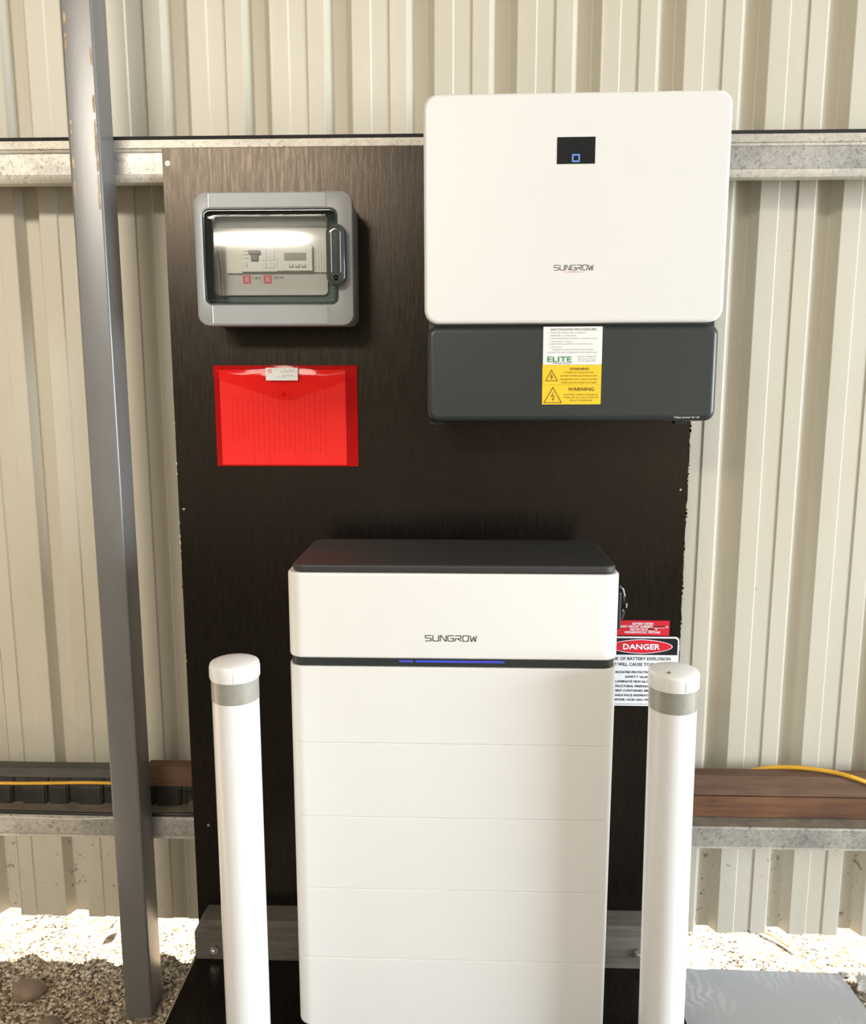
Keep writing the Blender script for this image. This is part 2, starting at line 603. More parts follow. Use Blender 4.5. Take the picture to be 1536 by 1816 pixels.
M = dict(
    clad=m_cladding(),
    galv=m_galv('galvanised_girt', (.31, .30, .275), (.53, .505, .455), (.13, .10, .07)),
    galv2=m_galv('galvanised_lip', (.48, .46, .41), (.66, .62, .54), (.3, .24, .17)),
    dust=mat('dusty_steel', (.20, .165, .125), .8, var=.3, vscale=20),
    post=mat('grey_painted_steel', (.15, .146, .142), .30, spec=.9, var=.08, vscale=16, stretch=(1, 1, .3), bump=.03),
    rust=mat('flaked_primer', (.42, .31, .20), .8, var=.35, vscale=60),
    ply=m_ply(),
    plyedge=m_wood('ply_edge', (.32, .25, .17), (.55, .46, .34)),
    blackgap=mat('shadow_gap_black', (.012, .011, .010), .8, var=0),
    white=mat('white_powdercoat', (.74, .722, .702), .42, var=.012, vscale=3, bump=.02, bscale=900),
    white2=mat('white_battery_shell', (.84, .825, .80), .40, var=.012, vscale=3, bump=.02, bscale=900),
    pipe=mat('white_glossy_pipe', (.84, .835, .83), .22, var=.01, vscale=4),
    cap=mat('white_plastic_cap', (.85, .84, .83), .35, var=.02, vscale=20),
    band=mat('grey_reflective_tape', (.40, .39, .34), .35, metal=.3, var=.08, vscale=80),
    dark=mat('dark_grey_shell', (.026, .031, .029), .36, var=.06, vscale=3, bump=.02, bscale=900),
    lid=mat('charcoal_lid', (.032, .032, .031), .5, var=.1, vscale=30, bump=.06, bscale=500),
    black=mat('black_plastic', (.012, .012, .013), .3, var=0),
    bglass=mat('black_display_glass', (.004, .005, .006), .5, spec=.25, var=0),
    ink=mat('dark_print', (.03, .03, .03), .6, var=0),
    inkgrey=mat('grey_print', (.22, .22, .22), .6, var=0),
    inkbrown=mat('brown_print', (.10, .055, .01), .6, var=0),
    inkgreen=mat('green_print', (.03, .26, .10), .6, var=0),
    inkred=mat('red_print', (.55, .04, .03), .6, var=0),
    labelw=mat('white_label', (.80, .80, .78), .5, var=.02),
    labely=mat('yellow_label', (.86, .56, .02), .45, var=.03),
    signred=mat('red_sign', (.62, .015, .035), .35, var=.03),
    signwhite=mat('white_sign', (.80, .81, .85), .35, var=.02),
    signblack=mat('black_sign', (.008, .008, .010), .35, var=0),
    boxgrey=mat('grey_enclosure', (.285, .292, .29), .38, var=.03, vscale=10, bump=.02, bscale=700),
    boxdark=mat('enclosure_inside', (.64, .64, .61), .6, var=.05),
    bwhite=mat('breaker_plastic', (.86, .855, .80), .4, var=.03),
    bcream=mat('blank_plate', (.84, .83, .71), .45, var=.04),
    toggle=mat('grey_toggle', (.16, .145, .125), .4, var=0),
    lcd=mat('lcd_glass', (.30, .31, .24), .2, var=0),
    clear=m_clear('clear_door', (.97, .975, .97), rough=.13),
    tint=m_clear('smoked_rim', (.50, .58, .58)),
    handle=mat('dark_smoked_handle', (.035, .042, .042), .12, var=0, coat=.5),
    chrome=mat('steel_bolt', (.55, .55, .53), .3, metal=.8, var=.1, vscale=80),
    screw=mat('white_screw', (.82, .82, .80), .4, var=0),
    film=m_film(),
    flap=m_film('red_flap_film', (1.0, .72, .70), .16, .07, .12),
    paper=mat('paper', (.86, .85, .84), .7, var=.02),
    timber=m_wood('red_brown_timber', (.075, .030, .013), (.20, .090, .040)),
    timber2=m_wood('dusty_brown_timber', (.085, .044, .025), (.185, .105, .062)),
    sleeper=m_wood('weathered_sleeper', (.07, .061, .049), (.165, .147, .12)),
    batten=m_wood('grey_batten', (.055, .052, .047), (.11, .104, .092)),
    offcut=mat('dark_ribbed_offcut', (.03, .026, .019), .6, var=.35, vscale=25),
    cord=mat('yellow_cord', (.75, .40, .03), .45, var=.08, vscale=30),
    cable=mat('black_cable', (.014, .013, .012), .35, var=0),
    wire=mat('wire_and_highlight', (.62, .60, .55), .35, var=.05),
    ground=m_ground(),
    chips=m_stone('gravel_chips', [(0, (.07, .045, .028)), (.3, (.28, .205, .135)), (.65, (.52, .42, .30)), (1, (.82, .74, .60))]),
    straw=m_stone('straw_bits', [(0, (.36, .27, .15)), (.5, (.60, .48, .30)), (1, (.78, .68, .50))]),
    rock=mat('brown_rock', (.26, .19, .135), .9, var=.3, vscale=18, bump=.6, bscale=50),
    grey=m_greyboard(),
    roof=mat('roof_sheet', (.45, .43, .38), .5, var=.05),
    leaf=mat('dry_leaf', (.42, .22, .10), .8, var=.3, vscale=40),
    led=emit('blue_led', (.10, .13, 1.0), 1.6),
    icon=emit('blue_icon', (.22, .45, 1.0), 2.2),
    bag=m_bag(),
)

# ------------------------------------------------------------------ ground
def bumpy(x, y):
    return .006 * math.sin(x * 9 + 1.3) * math.sin(y * 7) + .004 * math.sin(x * 23 + y * 17)


gx = [-30, -12, -6, -3] + [-2 + .08 * k for k in range(51)] + [3, 6, 12, 30]
gy = [-40, -20, -10, -5, -2, 0, 1.0] + [1.3 + .06 * k for k in range(30)] + [3.6, 5, 9, 20, 40]
g = MB()
nx = len(gx)
g.v = [(x, y, bumpy(x, y) if (-2.1 < x < 2.1 and 1.2 < y < 3.1) else 0.0) for y in gy for x in gx]
g.f = [(j * nx + i, j * nx + i + 1, (j + 1) * nx + i + 1, (j + 1) * nx + i) for j in range(len(gy) - 1) for i in range(nx - 1)]
gr = g.build('ground', M['ground'], smooth=60)
tag(gr, 'brown gravel and soil ground of the shed', kind='structure')

# ------------------------------------------------------------------ back wall: ribbed cream cladding
PW, X0, YW = .1899, -.6937, 1.95
RD = .029


def sheet_profile(j):
    """one sheet of four ribs; starts at the right lip of rib j-? and ends at the right lip of rib j+4"""
    pts = []
    s = X0 + PW * j + .065
    pts.append((s + .001, YW))
    for k in range(4):
        a = s + PW * k
        p = PW - .065
        pts += [(a + p * .33, YW), (a + p * .33 + .0035, YW + .0032), (a + p * .67, YW + .0032), (a + p * .67 + .0035, YW)]
        b = a + p
        pts += [(b, YW), (b + .002, YW + .001), (b + .016, YW + RD - .001), (b + .019, YW + RD), (b + .046, YW + RD), (b + .049, YW + RD - .001)]
        if k < 3:
            pts += [(b + .063, YW + .001), (b + .065, YW)]
        else:
            pts += [(b + .0645, YW - .0015), (b + .0675, YW - .0020), (b + .0685, YW - .0005)]
    return pts


wall = bpy.data.objects.new('wall_back', None)
COL.objects.link(wall)
ORG[wall.name] = Vector((0, 0, 0))
tag(wall, 'cream ribbed steel cladding wall of the shed', kind='structure')
for i, j in enumerate((-11, -7, -3, 1, 5, 9)):
    pr = sheet_profile(j)
    zb = (.124, .123, .122, .12, .114, .112)[i]
    T = .0008
    m = MB()
    n = len(pr)
    zs = [zb, .5, 1.0, 2.0, 4.55]
    front = [(x, y, z) for z in zs for x, y in pr]
    back = [(x, y + T, z) for z in zs for x, y in pr]
    m.v = front + back
    N = n * len(zs)
    for k in range(len(zs) - 1):
        for q in range(n - 1):
            a = k * n + q
            m.f.append((a, a + 1, a + n + 1, a + n))
            m.f.append((N + a, N + a + n, N + a + n + 1, N + a + 1))
    for q in range(n - 1):
        m.f.append((q, N + q, N + q + 1, q + 1))
    for k in range(len(zs) - 1):
        for q in (0, n - 1):
            a = k * n + q
            m.f.append((a, a + n, N + a + n, N + a))
    m.build('cladding_sheet', M['clad'], wall)

# roof over the bay and the closed left side of the shed (both out of frame, they shade the bay)
rf = MB().box(-5.2, 6.0, -6.0, 2.05, 4.56, 4.60).build('ceiling', M['roof'])
tag(rf, 'flat steel roof over the shed bay', kind='structure')
wl = MB().box(-5.2, -5.15, -6.0, 1.94, 0.02, 4.55).build('wall_left', M['clad'])
tag(wl, 'cream side wall of the shed', kind='structure')

hd_ = MB().box(-16, 2.5, -10.4, -9.4, -.05, 5.2).build('sky_block', mat('dark_sky_block', (.10, .10, .085), .7))  # unseen block, added to shut out the low sky in front
tag(hd_, 'unseen dark block added to cut off the low front sky', kind='structure')

# ------------------------------------------------------------------ girts (horizontal wall rails)
def girt(name, prof, x0, x1, label):
    t = thing(name, (0, 1.88, min(z for y, z in prof['face'])), label, 'wall rail')
    for pn, (pr, mm) in prof['parts'].items():
        MB().prism_x(pr, x0, x1).build(pn, M[mm], t, smooth=35)
    return t


YG = 1.8175
up = girt('steel_girt', dict(face=[(0, 2.007)], parts=dict(
    web=([(YG, 2.026), (YG, 2.070), (YG + .003, 2.074), (1.948, 2.074), (1.948, 2.070), (YG + .006, 2.070), (YG + .006, 2.026)], 'galv'),
    upper_lip=([(YG + .004, 2.0745), (YG + .003, 2.079), (YG + .0, 2.081), (YG + .002, 2.098), (YG + .006, 2.098), (YG + .006, 2.0745)], 'galv2'),
    lower_lip=([(YG, 2.0255), (YG + .001, 2.018), (YG + .004, 2.010), (YG + .010, 2.007), (YG + .022, 2.0075), (YG + .022, 2.011), (YG + .012, 2.011), (YG + .006, 2.0255)], 'galv2'),
    shadow_gap_strip=([(YG + .003, 2.0985), (YG + .003, 2.106), (1.948, 2.108), (1.948, 2.0985)], 'blackgap'),  # black strip stands in for the shadowed gap above the girt
)), -2.4, 2.6, 'galvanised steel rail across the wall behind the top of the black board')
lo = girt('steel_girt', dict(face=[(0, .443)], parts=dict(
    web=([(YG, .447), (YG, .491), (YG + .004, .495), (YG + .006, .491), (YG + .006, .447)], 'galv'),
    top_flange=([(YG + .0045, .4955), (YG + .03, .4965), (1.948, .4965), (1.948, .493), (YG + .0065, .4915)], 'dust'),
    lower_lip=([(YG - .002, .4405), (YG - .002, .4465), (YG + .006, .4465), (1.948, .4465), (1.948, .4405)], 'galv2'),
)), -2.4, 2.6, 'galvanised steel rail low on the wall carrying timber lengths')

# ------------------------------------------------------------------ steel post
px0, px1, py0, py1 = -.829, -.760, 1.743, 1.8165
post = thing('steel_post', ((px0 + px1) / 2, (py0 + py1) / 2, 0), 'grey square steel post standing in gravel left of the black board', 'post')
rbox_z(MB(), px0, px1, py0, py1, -.05, 4.55, .006, .001, n=4).build('shaft', M['post'], post, smooth=40)
fl = MB()
rnd = random.Random(3)
for k in range(26):
    z = rnd.choice([rnd.uniform(2.02, 2.32), rnd.uniform(1.93, 2.12)])
    w = rnd.uniform(.003, .009)
    h = rnd.uniform(.006, .03)
    x = rnd.choice([px1 - .0085, px1 - .008, px0 + .0095])
    w *= .5
    fl.poly_y([(x + w * math.cos(a) * rnd.uniform(.5, 1), z + h * math.sin(a) * rnd.uniform(.6, 1)) for a in [R(60 * q) for q in range(6)]], py0 - .0006 - k * 3e-5, py0 + .001)
tag(fl.build('paint_flakes', M['rust'], post), kind='stuff')

# ------------------------------------------------------------------ black plywood backing board
BX0, BX1, BZ0, BZ1, YB = -.6515, .5215, .168, 2.0745, 1.80
bd = thing('backing_board', ((BX0 + BX1) / 2, 1.808, BZ0), 'tall black form-ply board carrying the inverter and meter box', 'board')
rnd = random.Random(5)
oul = [(BX0, BZ0), (BX0 + .002, BZ1), (BX1 + .002, BZ1)]
z = BZ1
while z > BZ0 + .03:
    z -= rnd.uniform(.008, .03)
    oul.append((BX1 + rnd.uniform(-.0016, .0012), z))
oul.append((BX1, BZ0))
MB().poly_y(oul, YB, 1.817).build('panel', M['ply'], bd)
ed = MB()
for k in range(46):
    z = rnd.uniform(.95, 1.48)
    h = rnd.uniform(.002, .009)
    ed.box(BX1 - .0015, BX1 + .0018, YB - .0006, YB + .006, z, z + h)
for k in range(14):
    z = rnd.uniform(.9, 1.55)
    ed.box(BX0 - .001, BX0 + .002, YB - .0006, YB + .006, z, z + rnd.uniform(.002, .006))
tag(ed.build('chipped_edge', M['plyedge'], bd), kind='stuff')
for (x, z, r, mm) in ((-.638, 2.043, .0062, 'screw'), (-.615, .488, .0035, 'chrome'), (-.639, 1.28, .003, 'chrome'), (.505, 1.33, .003, 'chrome')):
    MB().lathe_y([(r * .6, YB + .001), (r, YB - .0005), (r, YB - .0015), (r * .7, YB - .0026)], x, z, 14).build('screw', M[mm], bd, smooth=40)

# ------------------------------------------------------------------ sleeper and black plinth
ZP = .166
sl = thing('timber_sleeper', (-.06, 1.768, ZP), 'weathered grey timber sleeper with chamfered end at foot of black board', 'sleeper')
SX0, SX1, SZ = -.642, .508, .2725
MB().loft([[(x, y, z) for x, z in [(SX0, ZP + .0005), (SX0, .240), (SX0 + .004, .248), (SX0 + .020, SZ), (SX1, SZ + .008), (SX1, ZP + .0005)]] for y in (1.742, 1.799)]).build('beam', M['sleeper'], sl)
for (x, z) in ((-.595, .191), (.439, .207)):
    bo = MB().lathe_y([(.010, 1.7418), (.010, 1.7395)], x, z, 20).build('washer', M['chrome'], sl, smooth=40)
    MB().lathe_y([(.006, 1.7394), (.006, 1.733), (.0045, 1.732)], x, z, 6).build('bolt_head', M['chrome'], bo)
    MB().lathe_y([(.003, 1.7394), (.0028, 1.728)], x + .002, z + .012, 10).build('bolt_tip', M['chrome'], bo, smooth=40)

pl = thing('plinth', (-.065, 1.5, 0), 'low black ply plinth under the battery', 'plinth')
PX0, PX1, PY0, PY1 = -.648, .512, 1.22, 1.7985
MB().box(PX0, PX1, PY0, PY1, ZP - .017, ZP).build('top_board', M['ply'], pl)
MB().poly_y([(PX0 - .0005, ZP - .017), (PX0 - .0005, ZP - .001), (PX0 + .002, ZP + .0006), (PX0 + .0045, ZP + .0004), (PX0 + .0045, ZP - .017)], PY0, 1.7415).build('worn_edge', M['plyedge'], pl)
for (x0, x1, y0, y1) in ((PX0 + .01, PX0 + .027, PY0 + .02, PY1 - .01), (PX1 - .027, PX1 - .01, PY0 + .02, PY1 - .01), (PX0 + .028, PX1 - .028, PY0 + .02, PY0 + .037)):
    MB().box(x0, x1, y0, y1, -.02, ZP - .0175).build('side_board', M['ply'], pl)

# ------------------------------------------------------------------ battery tower
BC0, BC1, BYF, BYB = -.3225, .3022, 1.43, 1.715
bt = thing('battery_tower', ((BC0 + BC1) / 2, 1.57, ZP), 'white stacked battery tower with charcoal lid and blue light bar between two bollards', 'battery')
RC = .03
rbox_z(MB(), BC0, BC1, BYF, BYB, 1.0515, 1.2160, RC, .004).build('control_module', M['white2'], bt, smooth=40)
lidp = MB()
rbox_z(lidp, BC0 + .0105, BC1 - .0075, BYF + .004, BYB - .018, 1.2165, 1.2315, .024, .004)
lidp.build('lid', M['lid'], bt, smooth=40)
bnd = rbox_z(MB(), BC0 + .004, BC1 - .004, BYF + .004, BYB - .004, 1.0352, 1.0512, RC - .004, .0008).build('light_band', M['dark'], bt, smooth=40)
MB().box(-.110, -.084, BYF + .0028, BYF + .006, 1.0438, 1.0476).build('light_bar', M['led'], bnd)
MB().box(-.079, .089, BYF + .0028, BYF + .006, 1.0438, 1.0476).build('light_bar', M['led'], bnd)
logo(MB(), -.060, .035, 1.0925, .0105, BYF - .0004, .0016).build('lettering', M['ink'], bt)
zt = 1.0350
for k in range(5):
    rbox_z(MB(), BC0, BC1, BYF, BYB, zt - .1528, zt - .0002, RC, .0011).build('battery_module', M['white2'], bt, smooth=40)
    zt -= .1530
rbox_z(MB(), BC0 + .012, BC1 - .012, BYF + .012, BYB - .012, ZP + .0005, zt - .0003, RC - .01, .002).build('base_module', M['dark'], bt, smooth=40)
# isolator switch on the right side
iso = rbox_z(MB(), BC1 + .0003, BC1 + .038, 1.60, 1.68, 1.060, 1.140, .006, .003, n=4).build('isolator_switch', M['black'], bt, smooth=40)
hp = [(BC1 + .0385, 1.64, 1.070), (BC1 + .046, 1.64, 1.075), (BC1 + .050, 1.64, 1.090), (BC1 + .050, 1.64, 1.122), (BC1 + .046, 1.64, 1.137), (BC1 + .0385, 1.64, 1.143)]
MB().tube(hp, .0045, 10).build('isolator_handle', M['handle'], iso, smooth=60)
MB().tube([(BC1 + .0550, 1.636, 1.098), (BC1 + .0552, 1.636, 1.108)], .0018, 8).build('rivet', M['chrome'], iso, smooth=60)

# ------------------------------------------------------------------ inverter
inv = thing('inverter', (.2225, 1.70, 1.49), 'white wall inverter with dark grey lower panel on the black board', 'inverter')
IX0, IX1 = -.0665, .5105
bk = MB()
rbox_y(bk, IX0 + .006, IX1 - .006, 1.500, 2.096, 1.775, 1.602, .02, .004)
bk.build('body', M['dark'], inv, smooth=40)
MB().box(.06, .38, 1.7755, 1.7995, 1.62, 2.0).build('wall_bracket', M['chrome'], inv)
fc = rbox_y(MB(), IX0, IX1, 1.6825, 2.1035, 1.635, 1.580, .0265, .006, n=8).build('front_cover', M['white'], inv, smooth=40)
lp = rbox_y(MB(), -.0630, .5095, 1.4915, 1.6795, 1.650, 1.592, .020, .012, n=8, bn=4).build('lower_panel', M['dark'], inv, smooth=40)
for x in (-.045, .450):
    rbox_y(MB(), x - .012, x + .012, 1.484, 1.4913, 1.645, 1.625, .003, .001, n=3).build('foot', M['black'], inv)
YF = 1.580
ds = MB().box(.1855, .2570, YF - .0006, YF + .001, 1.9755, 2.0235).build('display', M['bglass'], fc)
ic = MB()
stroke(ic, [(.2150, 1.9800), (.2150, 1.9915), (.2270, 1.9915), (.2270, 1.9800), (.2150, 1.9800)], .0027, YF - .0010)
ic.build('display_icon', M['icon'], ds)
logo(MB(), .1845, .2580, 1.7865, .0092, YF - .0004, .0012).build('lettering', M['ink'], fc)
MB().poly_y([(.200, 1.7782), (.222, 1.7788), (.244, 1.7782), (.222, 1.7778)], YF - .0005, YF + .0003).build('logo_underline', M['inkred'], fc)
YL = 1.592
put_text(MB(), 'Clean power for all', .452, 1.4975, YL - .0004, .0040, .049).build('lettering', M['labelw'], lp)

# stickers on the lower panel
LX0, LX1 = .1665, .2820
lb = MB().box(LX0, LX1, YL - .0006, YL + .0005, 1.6030, 1.6765).build('shutdown_label', M['labelw'], lp)
lb['label'] = 'white shutdown procedure sticker'
Y1 = YL - .0010
t1, t2, t3 = MB(), MB(), MB()
put_text(t1, 'SHUTDOWN PROCEDURE', .2255, 1.6690, Y1, .0042, .090)
rows = [('1. TURN OFF SOLAR SUPPLY INVERTER', .1760, 1.6635, .073), ('(INVERTER A.C. ISOLATOR)', .1800, 1.6580, .051), ('2. TURN OFF BATTERY SYSTEM D.C. ISOLATOR marked', .1760, 1.6525, .096),
        ('in this inverter or battery', .1800, 1.6470, .043), ('3. TURN OFF SOLAR ARRAY D.C. ISOLATOR marked', .1760, 1.6420, .087), ('in this inverter', .1800, 1.6365, .024)]
for s, x, z, w in rows:
    put_text(t2, s, x, z, Y1, .0024, w, 'L')
put_text(t2, 'WARNING: DO NOT OPEN PLUG AND SOCKET', .2240, 1.6310, Y1, .0024, .082)
put_text(t2, 'CONNECTORS OR PV STRING ISOLATORS UNDER LOAD', .2240, 1.6258, Y1, .0024, .098)
for s, z, w in (('System designed for', 1.6180, .038), ('Elite Power Group', 1.6132, .035), ('Ph: 002 0860 2788', 1.6088, .034)):
    put_text(t2, s, .2350, z, Y1, .0024, w, 'L')
put_text(t3, 'ELITE', .1755, 1.6090, Y1, .0098, .047, 'L', bold=.0004)
t1.build('lettering', M['ink'], lb)
t2.build('lettering', M['inkgrey'], lb)
t3.build('lettering', M['inkgreen'], lb)
put_text(MB(), 'POWER GROUP', .2230, 1.6046, Y1, .0030, .037, 'R').build('lettering', M['ink'], lb)


def warn(z0, z1, tri, heads, lines, lbl):
    w = MB().box(LX0 - .0006, LX1 - .0002, YL - .0006, YL + .0005, z0, z1).build('warning_label', M['labely'], lp)
    w['label'] = lbl
    x0, x1, zb, zt_ = tri
    t = MB()
    xm = (x0 + x1) / 2
    stroke(t, [(x0, zb), (x1, zb), (xm, zt_), (x0, zb)], .0013, Y1)
    h = zt_ - zb
    stroke(t, [(xm + .02 * h, zb + .64 * h), (xm - .09 * h, zb + .38 * h), (xm + .09 * h, zb + .46 * h), (xm + .01 * h, zb + .16 * h)], .0011, Y1)
    stroke(t, [(xm - .05 * h, zb + .25 * h), (xm + .01 * h, zb + .15 * h), (xm + .07 * h, zb + .24 * h)], .0009, Y1)
    t.build('hazard_triangle', M['inkbrown'], w)
    t = MB()
    put_text(t, heads[0], heads[1], heads[2], Y1, heads[3], heads[4], bold=.00015)
    for s, x, z, wd in lines:
        put_text(t, s, x, z, Y1, .0030, wd)
    t.build('lettering', M['inkbrown'], w)


warn(1.5640, 1.6027, (.1725, .1955, 1.5720, 1.5925), ('WARNING', .2385, 1.5925, .0048, .038),
     [('PV ARRAY DC ISOLATORS AND', .2380, 1.5865, .058), ('BATTERY SYSTEM ISOLATORS DO NOT', .2380, 1.5798, .072), ('DE-ENERGISE THE PV ARRAY, BATTERY', .2380, 1.5730, .074), ('SYSTEM OR INTERCONNECTING CABLES', .2380, 1.5665, .070)], 'upper yellow warning sticker')
warn(1.5255, 1.5637, (.1700, .2045, 1.5290, 1.5590), ('WARNING', .2425, 1.5520, .0068, .051),
     [('MULTIPLE ENERGY SOURCES', .2425, 1.5430, .067), ('TURN OFF ALL ISOLATORS TO', .2425, 1.5375, .069), ('ISOLATE INVERTER', .2425, 1.5318, .044)], 'lower yellow warning sticker')
inv.rotation_euler = (0, R(-.25), 0)

# ------------------------------------------------------------------ meter box
mbx = thing('meter_box', (-.383, 1.75, 1.687), 'grey meter box with clear door on upper left of black board', 'meter box')
MX0, MX1, MZ0, MZ1 = -.5475, -.2190, 1.6870, 1.9555
bodyp = ring_y(MB(), (MX0 + .007, MX1 - .004), (MZ0 + .007, MZ1 - .007), .018, (MX0 + .014, MX1 - .011), (MZ0 + .014, MZ1 - .014), .012, 1.7995, 1.703, bev=.002)
bodyp.build('rear_case', M['boxgrey'], mbx, smooth=40)
rbox_y(MB(), MX0 + .0145, MX1 - .0115, MZ0 + .0145, MZ1 - .0145, 1.7990, 1.7930, .010, .001).build('back_plate', M['boxdark'], mbx)
OX, OZ = (-.5305, -.2505), (1.7305, 1.9215)
fr = ring_y(MB(), (MX0, MX1), (MZ0, MZ1), .024, OX, OZ, .014, 1.7028, 1.680, bev=.005, n=8).build('front_frame', M['boxgrey'], mbx, smooth=35)
for x, wd in ((-.5145, .0022), (-.2715, .0018)):
    for z0, z1 in ((MZ0 + .004, OZ[0] - .003), (OZ[1] + .003, MZ1 - .004)):
        MB().prism_x([(1.6802, z0), (1.6788, z0 + .001), (1.6788, z1 - .001), (1.6802, z1)], x - wd / 2, x + wd / 2).build('ridge', M['labelw'] if x < -.4 else M['boxgrey'], fr)
# raised outer lips of the centre strip
for z0, z1 in ((MZ0 + .0035, OZ[0] - .0025), (OZ[1] + .0025, MZ1 - .0035)):
    rbox_y(MB(), -.5130, -.2728, z0, z1, 1.6802, 1.6790, .002, .0008, n=3).build('centre_strip', M['boxgrey'], fr)
# inner mask plate with breaker cut-out
MB().box(-.5255, -.2555, 1.7255, 1.7275, 1.7355, 1.9165).build('mask_plate', M['boxdark'], mbx)
YK = 1.7225


def brk(name, x0, x1, z0, z1, yf, mm, par=None):
    return rbox_y(MB(), x0, x1, z0, z1, 1.7253, yf, .0015, .001, n=3, bn=2).build(name, M[mm], par or mbx)


brk('blank_plate', -.4940, -.4595, 1.7985, 1.8565, 1.7185, 'bcream')
rcd = brk('breaker', -.4590, -.3830, 1.8010, 1.8530, 1.7130, 'bwhite')
rbox_y(MB(), -.4430, -.4190, 1.8360, 1.8440, 1.7128, 1.7065, .001, .001, n=3).build('toggle', M['toggle'], rcd)
rbox_y(MB(), -.4385, -.4235, 1.8225, 1.8358, 1.7128, 1.7085, .001, .001, n=3).build('toggle', M['toggle'], rcd)
for (x0, x1, z0, z1) in ((-.4540, -.4470, 1.811, 1.820), (-.4160, -.4060, 1.824, 1.848), (-.4020, -.3880, 1.824, 1.848), (-.4140, -.4060, 1.808, 1.819), (-.4010, -.3880, 1.808, 1.818)):
    rbox_y(MB(), x0, x1, z0, z1, 1.7128, 1.7115, .0008, .0006, n=2).build('switch_block', M['signwhite'], rcd)
for (x0, x1, z) in ((-.455, -.445, 1.842), (-.455, -.444, 1.835), (-.455, -.444, 1.828), (-.414, -.408, 1.836)):
    MB().box(x0, x1, 1.7126, 1.7129, z, z + .0012).build('printed_line', M['inkgrey'], rcd)
met = brk('energy_meter', -.3825, -.3085, 1.8020, 1.8530, 1.7090, 'bwhite')
rbox_y(MB(), -.3675, -.3215, 1.8230, 1.8385, 1.7088, 1.7080, .001, .0005, n=3).build('display', M['lcd'], met)
for x in (-.3530, -.3400, -.3270):
    bb = rbox_y(MB(), x - .0045, x + .0045, 1.8085, 1.8150, 1.7088, 1.7078, .0006, .0004, n=2).build('button', M['toggle'], met)
    rbox_y(MB(), x - .0035, x + .0035, 1.8100, 1.8145, 1.7078, 1.7066, .0006, .0004, n=2).build('button_cap', M['signwhite'], bb)
bl = brk('blank_plate', -.3080, -.2790, 1.8000, 1.8535, 1.7190, 'bcream')
for k in range(4):
    MB().box(-.303 + .006 * k, -.3024 + .006 * k, 1.7186, 1.7192, 1.801, 1.8525).build('groove', M['toggle'], bl)
for x in (-.4525, -.4080):
    rl = MB().box(x - .0085, x + .0085, 1.7246, 1.7256, 1.7785, 1.7955).build('red_tag', M['signred'], mbx)
    for z in (1.783, 1.7868, 1.7906):
        MB().box(x - .0035, x + .0045, 1.7241, 1.7247, z, z + .0013).build('printed_line', M['signwhite'], rl)
pt = MB()
put_text(pt, '1.8.0', -.4400, 1.7870, 1.7250, .0055, .018, 'L')
pt.build('lettering', M['ink'], mbx)
pt = MB()
put_text(pt, 'METER', -.3950, 1.7880, 1.7250, .0045, .022, 'L')
pt.build('lettering', M['ink'], mbx)
# wires behind the smoked rim at the left
for k in range(2):
    MB().tube([(-.516 + .004 * k, 1.712, 1.893), (-.512 + .004 * k, 1.706, 1.86), (-.507 + .003 * k, 1.708, 1.80), (-.505, 1.712, 1.75)], .0022, 8).build('wire', M['wire'] if k == 0 else M['inkred'], mbx, smooth=60)
# door: smoked rim frame and bulging clear pane
DX, DZ = (-.5290, -.2520), (1.7320, 1.9200)
IXd, IZd = (-.5060, -.2720), (1.7490, 1.9060)
dr = ring_y(MB(), DX, DZ, .013, IXd, IZd, .010, 1.6955, 1.686, bev=.003, n=8).build('door', M['tint'], mbx, smooth=40)
ring_y(MB(), (IXd[0] - .0028, IXd[1] + .0028), (IZd[0] - .0028, IZd[1] + .0028), .0115, (IXd[0], IXd[1]), (IZd[0], IZd[1]), .010, 1.6858, 1.679, bev=.0012, n=8).build('door_bead', M['handle'], dr, smooth=40)
ring_y(MB(), (DX[0] - .001, DX[1] + .001), (DZ[0] - .001, DZ[1] + .001), .0135, (DX[0] + .0022, DX[1] - .0022), (DZ[0] + .0022, DZ[1] - .0022), .012, 1.6858, 1.6835, bev=.0008, n=8).build('door_seal', M['handle'], dr, smooth=40)
pn = MB()
nu, nv = 24, 24
cx, cz = (IXd[0] + IXd[1]) / 2, (IZd[0] + IZd[1]) / 2
hw, hh = (IXd[1] - IXd[0]) / 2 - .0004, (IZd[1] - IZd[0]) / 2 - .0004
for sgn in (0, 1):
    n0 = len(pn.v)
    for j in range(nv + 1):
        for i in range(nu + 1):
            u, v = 2 * i / nu - 1, 2 * j / nv - 1
            yy = 1.6800 - .0060 * (1 - v * v) - .0025 * (1 - u * u) + .0018 * sgn
            pn.v.append((cx + u * hw, yy, cz + v * hh))
    for j in range(nv):
        for i in range(nu):
            a = n0 + j * (nu + 1) + i
            pn.f.append((a, a + 1, a + nu + 2, a + nu + 1))
pn.build('door_pane', M['clear'], dr, smooth=60)
# handle
hd = rbox_y(MB(), -.2715, -.2300, 1.7640, 1.8870, 1.6795, 1.655, .0195, .008, n=8, bn=4).build('door_handle', M['handle'], mbx, smooth=40)
ring_y(MB(), (-.2640, -.2375), (1.7730, 1.8800), .012, (-.2570, -.2440), (1.790, 1.873), .0055, 1.6565, 1.6520, bev=.0015).build('grip_rim', M['handle'], hd, smooth=40)
for x in (-.2590, -.2405):
    MB().box(x - .0011, x + .0011, 1.6512, 1.6522, 1.7905, 1.8700).build('grip_edge', M['boxgrey'], hd)
lk = MB().lathe_y([(.0062, 1.6560), (.0062, 1.6530), (.0050, 1.6520)], -.2505, 1.7800, 20).build('lock', M['chrome'], hd, smooth=40)
MB().lathe_y([(.0036, 1.6519), (.0030, 1.6513)], -.2505, 1.7800, 3).build('keyhole', M['black'], lk)

